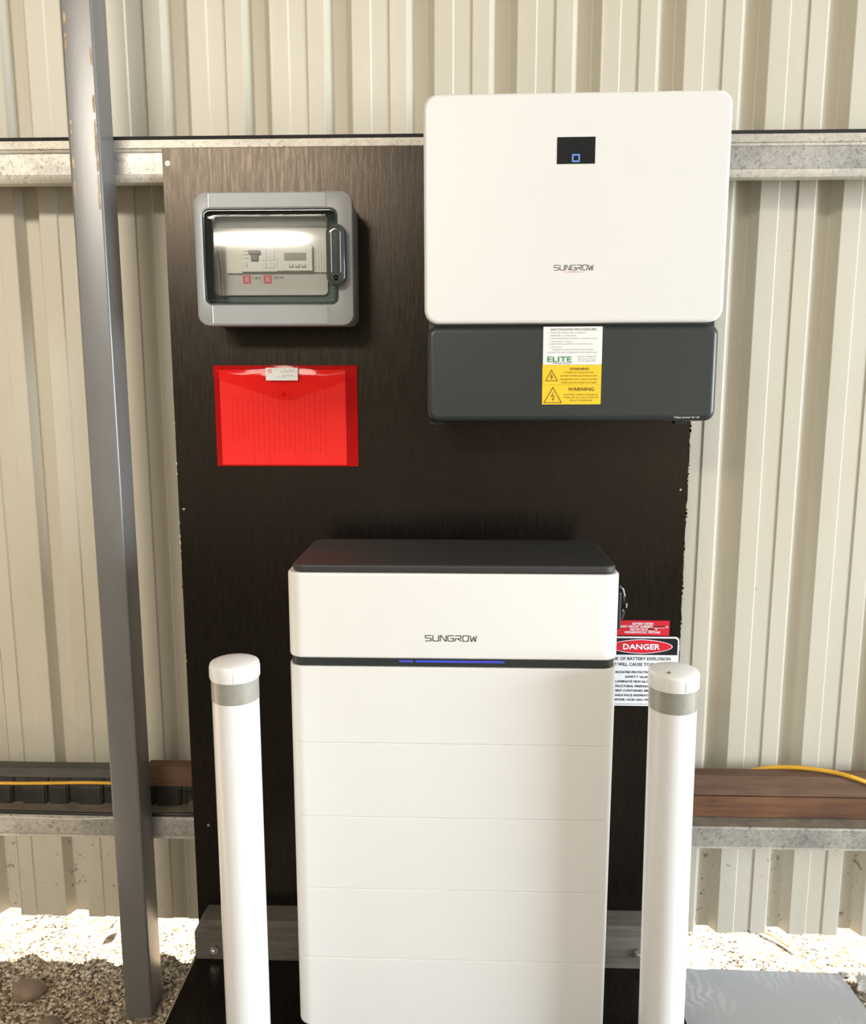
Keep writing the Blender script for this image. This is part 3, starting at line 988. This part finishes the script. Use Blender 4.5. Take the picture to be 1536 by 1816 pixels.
# ------------------------------------------------------------------ red document wallet
env = thing('document_wallet', (-.392, 1.797, 1.381), 'red plastic document wallet under the meter box', 'document wallet')
EX0, EX1, EZ0, EZ1 = -.5540, -.2285, 1.3815, 1.6090
MB().box(EX0, EX1, 1.7985, 1.7993, EZ0, EZ1).build('back_film', M['film'], env)
pp = MB().box(EX0 + .012, EX1 - .027, 1.7965, 1.7982, EZ0 + .003, EZ1 - .010).build('paper', M['paper'], env)
ln = MB()
rnd = random.Random(11)
for k in range(19):
    x = -.515 + .0118 * k
    z = 1.560 - rnd.random() * .03 if k > 4 else 1.545 - rnd.random() * .02
    zend = 1.405 + (rnd.random() * .03) if k > 3 else 1.445
    while z > zend:
        l = rnd.uniform(.006, .028)
        ln.box(x, x + .0013, 1.7961, 1.7966, z - l, z)
        z -= l + rnd.uniform(.0015, .004)
tag(ln.build('printed_lines', mat('faint_print', (.60, .56, .55), .7, var=0), pp), kind='stuff')
fm = MB()
nx_, nz_ = 30, 20
for j in range(nz_ + 1):
    for i in range(nx_ + 1):
        u, v = i / nx_, j / nz_
        puff = .0022 * math.sin(math.pi * u) ** .5 * math.sin(math.pi * min(v * 1.0, 1)) ** .5
        fm.v.append((EX0 + (EX1 - EX0) * u, 1.7955 - puff - .0004 * math.sin(u * 37 + v * 5) * math.sin(math.pi * v), EZ0 + (EZ1 - EZ0) * v))
for j in range(nz_):
    for i in range(nx_):
        a = j * (nx_ + 1) + i
        fm.f.append((a, a + 1, a + nx_ + 2, a + nx_ + 1))
fm.build('front_film', M['film'], env, smooth=60)
# flap: folds over the top, V-shaped lower edge
fp = MB()


def flap_low(u):
    a = abs(u - .5) * 2
    return 1.583 - .055 * (1 - a) if a > .12 else 1.583 - .055 * .88 - .003 * (1 - (a / .12) ** 2)


for j in range(13):
    for i in range(41):
        u, v = i / 40, j / 12
        zl = flap_low(u)
        z = EZ1 + (zl - EZ1) * v
        y = 1.7950 - .0045 * (1 - (1 - min(v, .6) / .6) ** 2) - .0009 * math.exp(-((v - .42 - .05 * math.sin(u * 9)) / .10) ** 2) * (1 + .6 * math.sin(u * 17))
        fp.v.append((EX0 - .001 + (EX1 - EX0 + .002) * u, y, z))
for j in range(12):
    for i in range(40):
        a = j * 41 + i
        fp.f.append((a, a + 1, a + 42, a + 41))
fpo = fp.build('flap', M['flap'], env, smooth=70)
MB().lathe_y([(.0055, 1.7905), (.0055, 1.7885), (.0035, 1.7872)], -.396, 1.5465, 20).build('snap_button', M['film'], fpo, smooth=40)
lw = MB().box(-.4330, -.3610, 1.7862, 1.7868, 1.5755, 1.6035).build('name_label', M['labelw'], env)
sc = MB()
stroke(sc, [(-.4285, 1.5980), (-.4235, 1.6005), (-.4185, 1.5980)], .0016, 1.7859)
stroke(sc, [(-.4275, 1.5955), (-.4195, 1.5955)], .0014, 1.7859)
stroke(sc, [(-.4275, 1.5925), (-.4195, 1.5925)], .0012, 1.7859)
sc.build('label_icon', M['signred'], lw)
sc = MB()
stroke(sc, [(-.412, 1.6010), (-.410, 1.5985), (-.407, 1.600)], .0007, 1.7859)
rnd = random.Random(4)
x = -.400
while x < -.370:
    stroke(sc, [(x, 1.5945 + rnd.uniform(-.002, .002)), (x + .0018, 1.5975 + rnd.uniform(-.002, .003)), (x + .003, 1.594 + rnd.uniform(-.002, .002))], .0005, 1.7859)
    x += .004
stroke(sc, [(-.413, 1.5825), (-.389, 1.5825)], .0006, 1.7859)
for x in (-.394, -.386, -.377):
    stroke(sc, [(x, 1.5855), (x + .003, 1.5865), (x + .005, 1.5845)], .0010, 1.7859)
sc.build('handwriting', M['inkgrey'], lw)

# ------------------------------------------------------------------ signs behind the battery
sg = thing('battery_sign', (.4315, 1.799, .9865), 'small red battery system sign above the danger sign', 'sign')
MB().box(.3690, .4945, 1.7975, 1.7995, .9865, 1.0225).build('plate', M['signred'], sg)
t = MB()
ys = 1.7970
put_text(t, 'BATTERY SYSTEM', .4320, 1.0125, ys, .0048, .047, bold=.0003)
put_text(t, 'SHORT CIRCUIT CURRENT', .4560, 1.0058, ys, .0048, .081, 'R', bold=.0003)
put_text(t, 'A', .4885, 1.0058, ys, .0048, .005, bold=.0003)
put_text(t, 'MAX DC VOLTS', .4440, .9990, ys, .0048, .040, 'R', bold=.0003)
put_text(t, 'V', .4640, .9990, ys, .0048, .005, bold=.0003)
put_text(t, 'HAZARDOUS D.C. VOLTAGE', .4320, .9922, ys, .0048, .082, bold=.0003)
t.box(.4575, .4845, ys, ys + .0003, 1.0048, 1.0056)
t.box(.4450, .4610, ys, ys + .0003, .9980, .9988)
t.build('lettering', M['signwhite'], sg)
t = MB()
t.box(.4575, .4825, ys, ys + .0003, 1.0064, 1.0106)
t.box(.4450, .4590, ys, ys + .0003, .9996, 1.0038)
t.build('marker_smear', mat('dark_red_marker', (.16, .01, .01), .5, var=.2, vscale=90), sg)

dg = thing('danger_sign', (.430, 1.799, .8135), 'white battery explosion danger sign with red oval behind right bollard', 'sign')
rbox_y(MB(), .3410, .5190, .8135, .9835, 1.7995, 1.7970, .010, .0005, n=6).build('plate', M['signwhite'], dg)
yb_ = 1.7966
hp_ = MB()
top = rrect(.430, .950, .1705, .060, .008, 6)
hp_.poly_y([(x, max(z, .9395)) for x, z in top], yb_, yb_ + .0003)
hp_.build('header', M['signblack'], dg)
for k, (a, b, mm) in enumerate(((.0735, .0175, 'signwhite'), (.0715, .0160, 'signred'))):
    MB().poly_y([(.430 + a * math.cos(R(6 * q)), .9600 + b * math.sin(R(6 * q)) * (1 - .12 * abs(math.cos(R(6 * q))))) for q in range(60)], yb_ - .0003 * (k + 1), yb_ - .0003 * k).build('oval', M[mm], dg)
put_text(MB(), 'DANGER', .4310, .9535, yb_ - .0010, .0125, .085, bold=.0006).build('lettering', M['signwhite'], dg)
t = MB()
put_text(t, 'RISK OF BATTERY EXPLOSION', .4300, .9265, yb_, .0075, .140, bold=.00025)
put_text(t, 'FIRE WILL CAUSE TOXIC FUMES', .4300, .9125, yb_, .0075, .146, bold=.00025)
for s, z, w in (('ASSOCIATED PROTECTIVE EQUIPMENT', .8945, .132), ('SAFETY GLASSES', .8830, .068), ('LAMINATE FILM GLOVES AND', .8715, .112), ('STRUCTURAL FIREFIGHTING GEAR', .8600, .122),
                ('SELF CONTAINED BREATHING', .8490, .112), ('HALF-FACE RESPIRATOR WITH', .8375, .112), ('VAPOUR / ACID GAS / PARTICULATE', .8265, .128)):
    put_text(t, s, .4300, z, yb_, .0052, w, bold=.0003)
t.build('lettering', M['ink'], dg)
MB().box(.3450, .5150, yb_, yb_ + .0003, .8175, .8185).build('border_line', M['ink'], dg)

# ------------------------------------------------------------------ bollards
def bollard(x, y, label):
    b = thing('bollard', (x, y, ZP), label, 'bollard', 'white bollards in front of the plinth')
    z0 = ZP + .0005
    MB().lathe([(.0422, z0 + .006), (.0422, .9955)], x, y, 56).build('pipe', M['pipe'], b, smooth=60)
    MB().lathe([(.0428, .9960), (.0428, 1.0355)], x, y, 56).build('reflective_band', M['band'], b, smooth=60)
    c = MB().lathe([(.0442, 1.0360), (.0446, 1.0370), (.0446, 1.0595), (.0441, 1.0622), (.0428, 1.0642), (.0405, 1.0655), (.032, 1.0680), (.018, 1.0700), (.004, 1.0706)], x, y, 56).build('cap', M['cap'], b, smooth=50)
    for k in range(8):
        a = R(45 * k + 14)
        rb = MB().box(.0440, .0453, -.0012, .0012, 1.0375, 1.0575)
        rb.v = [(x + p * math.cos(a) - q * math.sin(a), y + p * math.sin(a) + q * math.cos(a), w) for p, q, w in rb.v]
        rb.build('rib', M['cap'], c)
    MB().lathe([(.075, z0), (.075, z0 + .0055)], x, y, 40).build('base_flange', M['pipe'], b, smooth=40)
    return b


b1 = bollard(-.4065, 1.37, 'white bollard with grey band and flat cap left of the battery')
b2 = copy_tree(b1)
b2.location = (.3975, 1.37, ZP)
b2.rotation_euler = (0, R(-.6), 0)
b2.scale = (1, 1, .992)
dm = MB()
dm.v = [(-.4065 + px_, 1.37 + py_, 1.0700) for px_, py_ in ((-.020, -.028), (-.015, -.030), (-.012, -.026), (-.014, -.022), (-.019, -.024))]
dm.v = [(x_, y_, 1.0655 + .003 * ((.0428 - math.hypot(x_ + .4065, y_ - 1.37)) / .0108)) for x_, y_, z_ in dm.v]
dm.f = [(0, 1, 2, 3, 4)]
dmo = dm.build('dirt_mark', M['rock'], origin=(-.4065, 1.37, ZP))
dmo.parent = b2
dmo.location = (0, 0, 0)
b2['label'] = 'white bollard with grey band and dirty cap right of the battery'

# ------------------------------------------------------------------ timber lengths and cords on the lower rail
def timber(name, x0, x1, y0, y1, z0, z1, mm, label, dz=0.0, cat='timber'):
    t_ = MB()
    n = 14
    loops = []
    rnd = random.Random(int(z0 * 1000))
    for k in range(n + 1):
        f = k / n
        x = x0 + (x1 - x0) * f
        d = dz * f + rnd.uniform(-.0006, .0006)
        c = .002
        loops.append([(x, y0 + c, z0 + d), (x, y0, z0 + c + d), (x, y0, z1 - c + d), (x, y0 + c, z1 + d), (x, y1, z1 + d), (x, y1, z0 + d)])
    t_.loft(loops)
    return tag(t_.build(name, M[mm], origin=((x0 + x1) / 2, (y0 + y1) / 2, z0)), label, cat)


timber('timber_length', .10, 2.3, 1.860, 1.897, .4975, .5530, 'timber', 'red-brown timber length lying directly on the lower rail')
timber('timber_length', -.79, 2.3, 1.858, 1.897, .5575, .6100, 'timber2', 'long brown timber length on top, running behind the black board', -.002)
timber('timber_batten', -2.3, -.795, 1.862, 1.90, .5735, .5985, 'batten', 'thin grey timber batten left of the steel post')
# ribbed dark offcut leaning on the rail at the left
oc = MB()
xs = [-2.2]
rnd = random.Random(9)
while xs[-1] < -.70:
    xs.append(xs[-1] + rnd.choice([.012, .03, .045, .06, .02]))
for i in range(len(xs) - 1):
    dy = .010 if i % 2 else 0
    for (x0, x1, d0) in ((xs[i], xs[i + 1] - .004, dy), (xs[i + 1] - .004, xs[i + 1], .003 if not i % 2 else .006)):
        oc.loft([[(x, 1.872 + d0, .4970), (x, 1.873 + d0, .540), (x, 1.900 + d0 * .4, .5725), (x, 1.903 + d0 * .4, .5715), (x, 1.877 + d0, .540), (x, 1.876 + d0, .4970)] for x in (x0, x1 + .0005)])
tag(oc.build('sheet_offcut', M['offcut'], origin=(-1.4, 1.88, .497)), 'dark ribbed sheet offcut standing on the lower rail left of the post', 'offcut')


def cord(name, pts, r, mm, label, cat):
    # smooth the path
    P = [Vector(p) for p in pts]
    out = []
    for i in range(len(P) - 1):
        p0, p1, p2, p3 = P[max(i - 1, 0)], P[i], P[i + 1], P[min(i + 2, len(P) - 1)]
        for k in range(8):
            t_ = k / 8
            out.append(.5 * ((2 * p1) + (p2 - p0) * t_ + (2 * p0 - 5 * p1 + 4 * p2 - p3) * t_ ** 2 + (3 * p1 - p0 - 3 * p2 + p3) * t_ ** 3))
    out.append(P[-1])
    return tag(MB().tube(out, r, 10).build(name, M[mm], origin=pts[0], smooth=60), label, cat)


cord('extension_cord', [(-2.2, 1.855, .566), (-1.5, 1.853, .562), (-1.13, 1.853, .5625), (-.95, 1.853, .567), (-.84, 1.853, .566), (-.79, 1.856, .562)], .0042, 'cord', 'yellow extension cord hanging under the batten left of the post', 'cord')
cord('extension_cord', [(.70, 1.912, .585), (.79, 1.909, .607), (.86, 1.893, .6165), (.93, 1.872, .6170), (.975, 1.8525, .6125), (1.04, 1.8485, .593), (1.2, 1.849, .560), (1.5, 1.850, .545)], .0054, 'cord', 'yellow extension cord draped over the brown timber at right', 'cord')
cord('black_cable', [(-2.2, 1.834, .503), (-1.5, 1.832, .5025), (-1.1, 1.826, .500), (-.9, 1.823, .4995), (-.74, 1.824, .501), (-.60, 1.83, .5005)], .0036, 'cable', 'thin black cable lying along the lower rail', 'cable')
cord('wire_and_highlight', [(-2.2, 1.815, .505), (-1.5, 1.8145, .499), (-1.15, 1.8140, .4935), (-.95, 1.8140, .490), (-.80, 1.818, .497)], .0016, 'wire', 'pale highlight along the face of the lower rail, modelled as a thin strand', 'wire')  # bright highlight line beside the black cable, built as a pale strand

# ------------------------------------------------------------------ grey sheet, plastic bag, rocks, leaves
GS = [(.545, 1.60), (.985, 1.60), (1.03, 1.775), (1.020, 1.925), (.545, 1.932)]
gs = MB()
gs.loft([[(x, y, .006) for x, y in GS], [(x, y, .020) for x, y in GS], [(x * .9995 + .0004, y * .9995 + .0008, .0215) for x, y in GS]])
tag(gs.build('grey_sheet', M['grey'], origin=(.78, 1.76, .006)), 'flat grey sheet with swirl marks lying on gravel right of the bollard', 'sheet')

bg_ = MB()
rnd = random.Random(21)
n = 9
for j in range(n + 1):
    for i in range(n + 1):
        u, v = i / n, j / n
        bg_.v.append((1.022 + .17 * u - .006 * v + .03 * (1 - v) + rnd.uniform(-.006, .006), 1.85 + .085 * v + rnd.uniform(-.006, .006), .016 + .028 * math.sin(math.pi * u) * math.sin(math.pi * v) + rnd.uniform(0, .014)))
for j in range(n):
    for i in range(n):
        a = j * (n + 1) + i
        bg_.f.append((a, a + 1, a + n + 2, a + n + 1))
tag(bg_.build('plastic_bag', M['bag'], origin=(1.1, 1.88, .016)), 'crumpled clear plastic bag beside the grey sheet', 'bag')


def rock(loc, size, seed, label):
    import bmesh
    bm = bmesh.new()
    bmesh.ops.create_icosphere(bm, subdivisions=3, radius=1)
    rr = random.Random(seed)
    ph = [rr.uniform(0, 6) for _ in range(6)]
    for v in bm.verts:
        c = v.co
        k = 1 + .16 * math.sin(c.x * 2.4 + ph[0]) * math.sin(c.y * 2.1 + ph[1]) + .10 * math.sin(c.z * 4.3 + ph[2] + c.x * 3) + .05 * math.sin(c.y * 8 + ph[3]) * math.sin(c.z * 7 + ph[4])
        v.co = Vector((c.x * size[0] * k, c.y * size[1] * k, max(c.z, -.5) * size[2] * k))
    me = bpy.data.meshes.new('rock')
    bm.to_mesh(me)
    bm.free()
    me.polygons.foreach_set('use_smooth', [True] * len(me.polygons))
    me.materials.append(M['rock'])
    o = bpy.data.objects.new('rock', me)
    COL.objects.link(o)
    o.location = loc
    return tag(o, label, 'rock', 'rocks in the gravel')


rock((-1.105, 1.80, .018), (.040, .028, .030), 2, 'brown rock in the gravel left of the steel post')
rock((-1.0, 1.690, .010), (.032, .026, .022), 5, 'brown rock half in frame at the very bottom left')


def leaf(x, y, z, a, l, w, label, tilt=.2):
    m_ = MB()
    c, s = math.cos(a), math.sin(a)
    pts = []
    for k in range(7):
        f = k / 6
        hw_ = w * math.sin(math.pi * min(.98, f * .9 + .06))
        for sg_ in (-1, 0, 1):
            p, q = l * (f - .5), hw_ * sg_
            pts.append((x + p * c - q * s, y + p * s + q * c, z + .004 + tilt * l * f * .3 + abs(sg_) * .003 + .003 * math.sin(f * 7)))
    m_.v = pts
    for k in range(6):
        for j in range(2):
            i0 = k * 3 + j
            m_.f.append((i0, i0 + 1, i0 + 4, i0 + 3))
    n_ = len(m_.v)
    m_.v += [(px_, py_, pz_ - .0008) for px_, py_, pz_ in m_.v]
    m_.f += [tuple(i + n_ for i in f[::-1]) for f in m_.f]
    return tag(m_.build('dry_leaf', M['leaf'], origin=(x, y, z)), label, 'leaf', 'dry leaves by the wall')


leaf(.975, 1.945, .022, 2.6, .045, .012, 'curled orange-brown dry leaf behind the corner of the grey sheet')
leaf(1.03, 1.955, .020, .5, .04, .014, 'brown dry leaf beside the plastic bag')
leaf(-1.01, 2.04, .020, 1.2, .05, .014, 'brown dry leaf in bright light under the wall at left')
tg = MB().tube([(.86, 2.11, .018), (.90, 2.07, .022), (.93, 2.03, .020)], .005, 7)
tag(tg.build('twig', M['leaf'], origin=(.9, 2.07, .018), smooth=60), 'short orange-brown twig under the wall at right', 'twig')

# ------------------------------------------------------------------ loose gravel and straw (uncountable)
def scatter(name, mm, n, smin, smax, flat, regions, seed, label, cat, long=1.0):
    rr = random.Random(seed)
    base = [(1, 0, 0), (-1, 0, 0), (0, 1, 0), (0, -1, 0), (0, 0, 1), (0, 0, -.5)]
    fc_ = [(0, 2, 4), (2, 1, 4), (1, 3, 4), (3, 0, 4), (2, 0, 5), (1, 2, 5), (3, 1, 5), (0, 3, 5)]
    V, F = [], []
    tot = sum(r[4] for r in regions)
    for k in range(n):
        q = rr.uniform(0, tot)
        for r in regions:
            if q < r[4]:
                break
            q -= r[4]
        x, y = rr.uniform(r[0], r[1]), rr.uniform(r[2], r[3])
        if -.665 < x < .525 and y < 1.82:
            continue
        if .53 < x < 1.035 and y < 1.94:
            continue
        mg = .012 if long == 1 else .026
        if px0 - mg < x < px1 + mg and py0 - mg < y < py1 + mg:
            continue
        s = rr.uniform(smin, smax) * rr.uniform(.6, 1)
        a, b_ = rr.uniform(0, 6.283), rr.uniform(-.4, .4)
        ca, sa = math.cos(a), math.sin(a)
        i0 = len(V)
        sx, sy, sz = s * long * rr.uniform(.8, 1.2), s * rr.uniform(.5, 1), s * flat * rr.uniform(.6, 1.2)
        z0 = bumpy(x, y) + sz * .3 + (.0015 if y < 2 else 0)
        for (p, q_, w) in base:
            p_, q2, w2 = p * sx + rr.uniform(-.2, .2) * s, q_ * sy + rr.uniform(-.15, .15) * s * (1 if long == 1 else .2), w * sz
            w2 += p_ * math.tan(b_) * .5
            V.append((x + p_ * ca - q2 * sa, y + p_ * sa + q2 * ca, z0 + w2))
        F += [tuple(i0 + i for i in f) for f in fc_]
    me = bpy.data.meshes.new(name)
    me.from_pydata(V, [], F)
    me.update()
    me.materials.append(M[mm])
    o = bpy.data.objects.new(name, me)
    COL.objects.link(o)
    return tag(o, label, cat, kind='stuff')


REG = [(-1.5, -.64, 1.6, 2.0, 16), (-1.75, -.5, 2.0, 2.9, 5), (.42, 1.8, 1.93, 2.8, 6), (1.0, 1.6, 1.55, 1.95, 2)]
scatter('gravel', 'chips', 30000, .004, .0095, .6, REG, 1, 'loose brown gravel chips covering the ground along the wall', 'gravel')
scatter('straw', 'straw', 2600, .0014, .0026, .5, [(-1.75, -.66, 1.50, 2.0, 6), (1.0, 1.6, 1.5, 1.95, 1)], 2, 'short pale straw bits scattered over the gravel', 'straw', long=7.0)
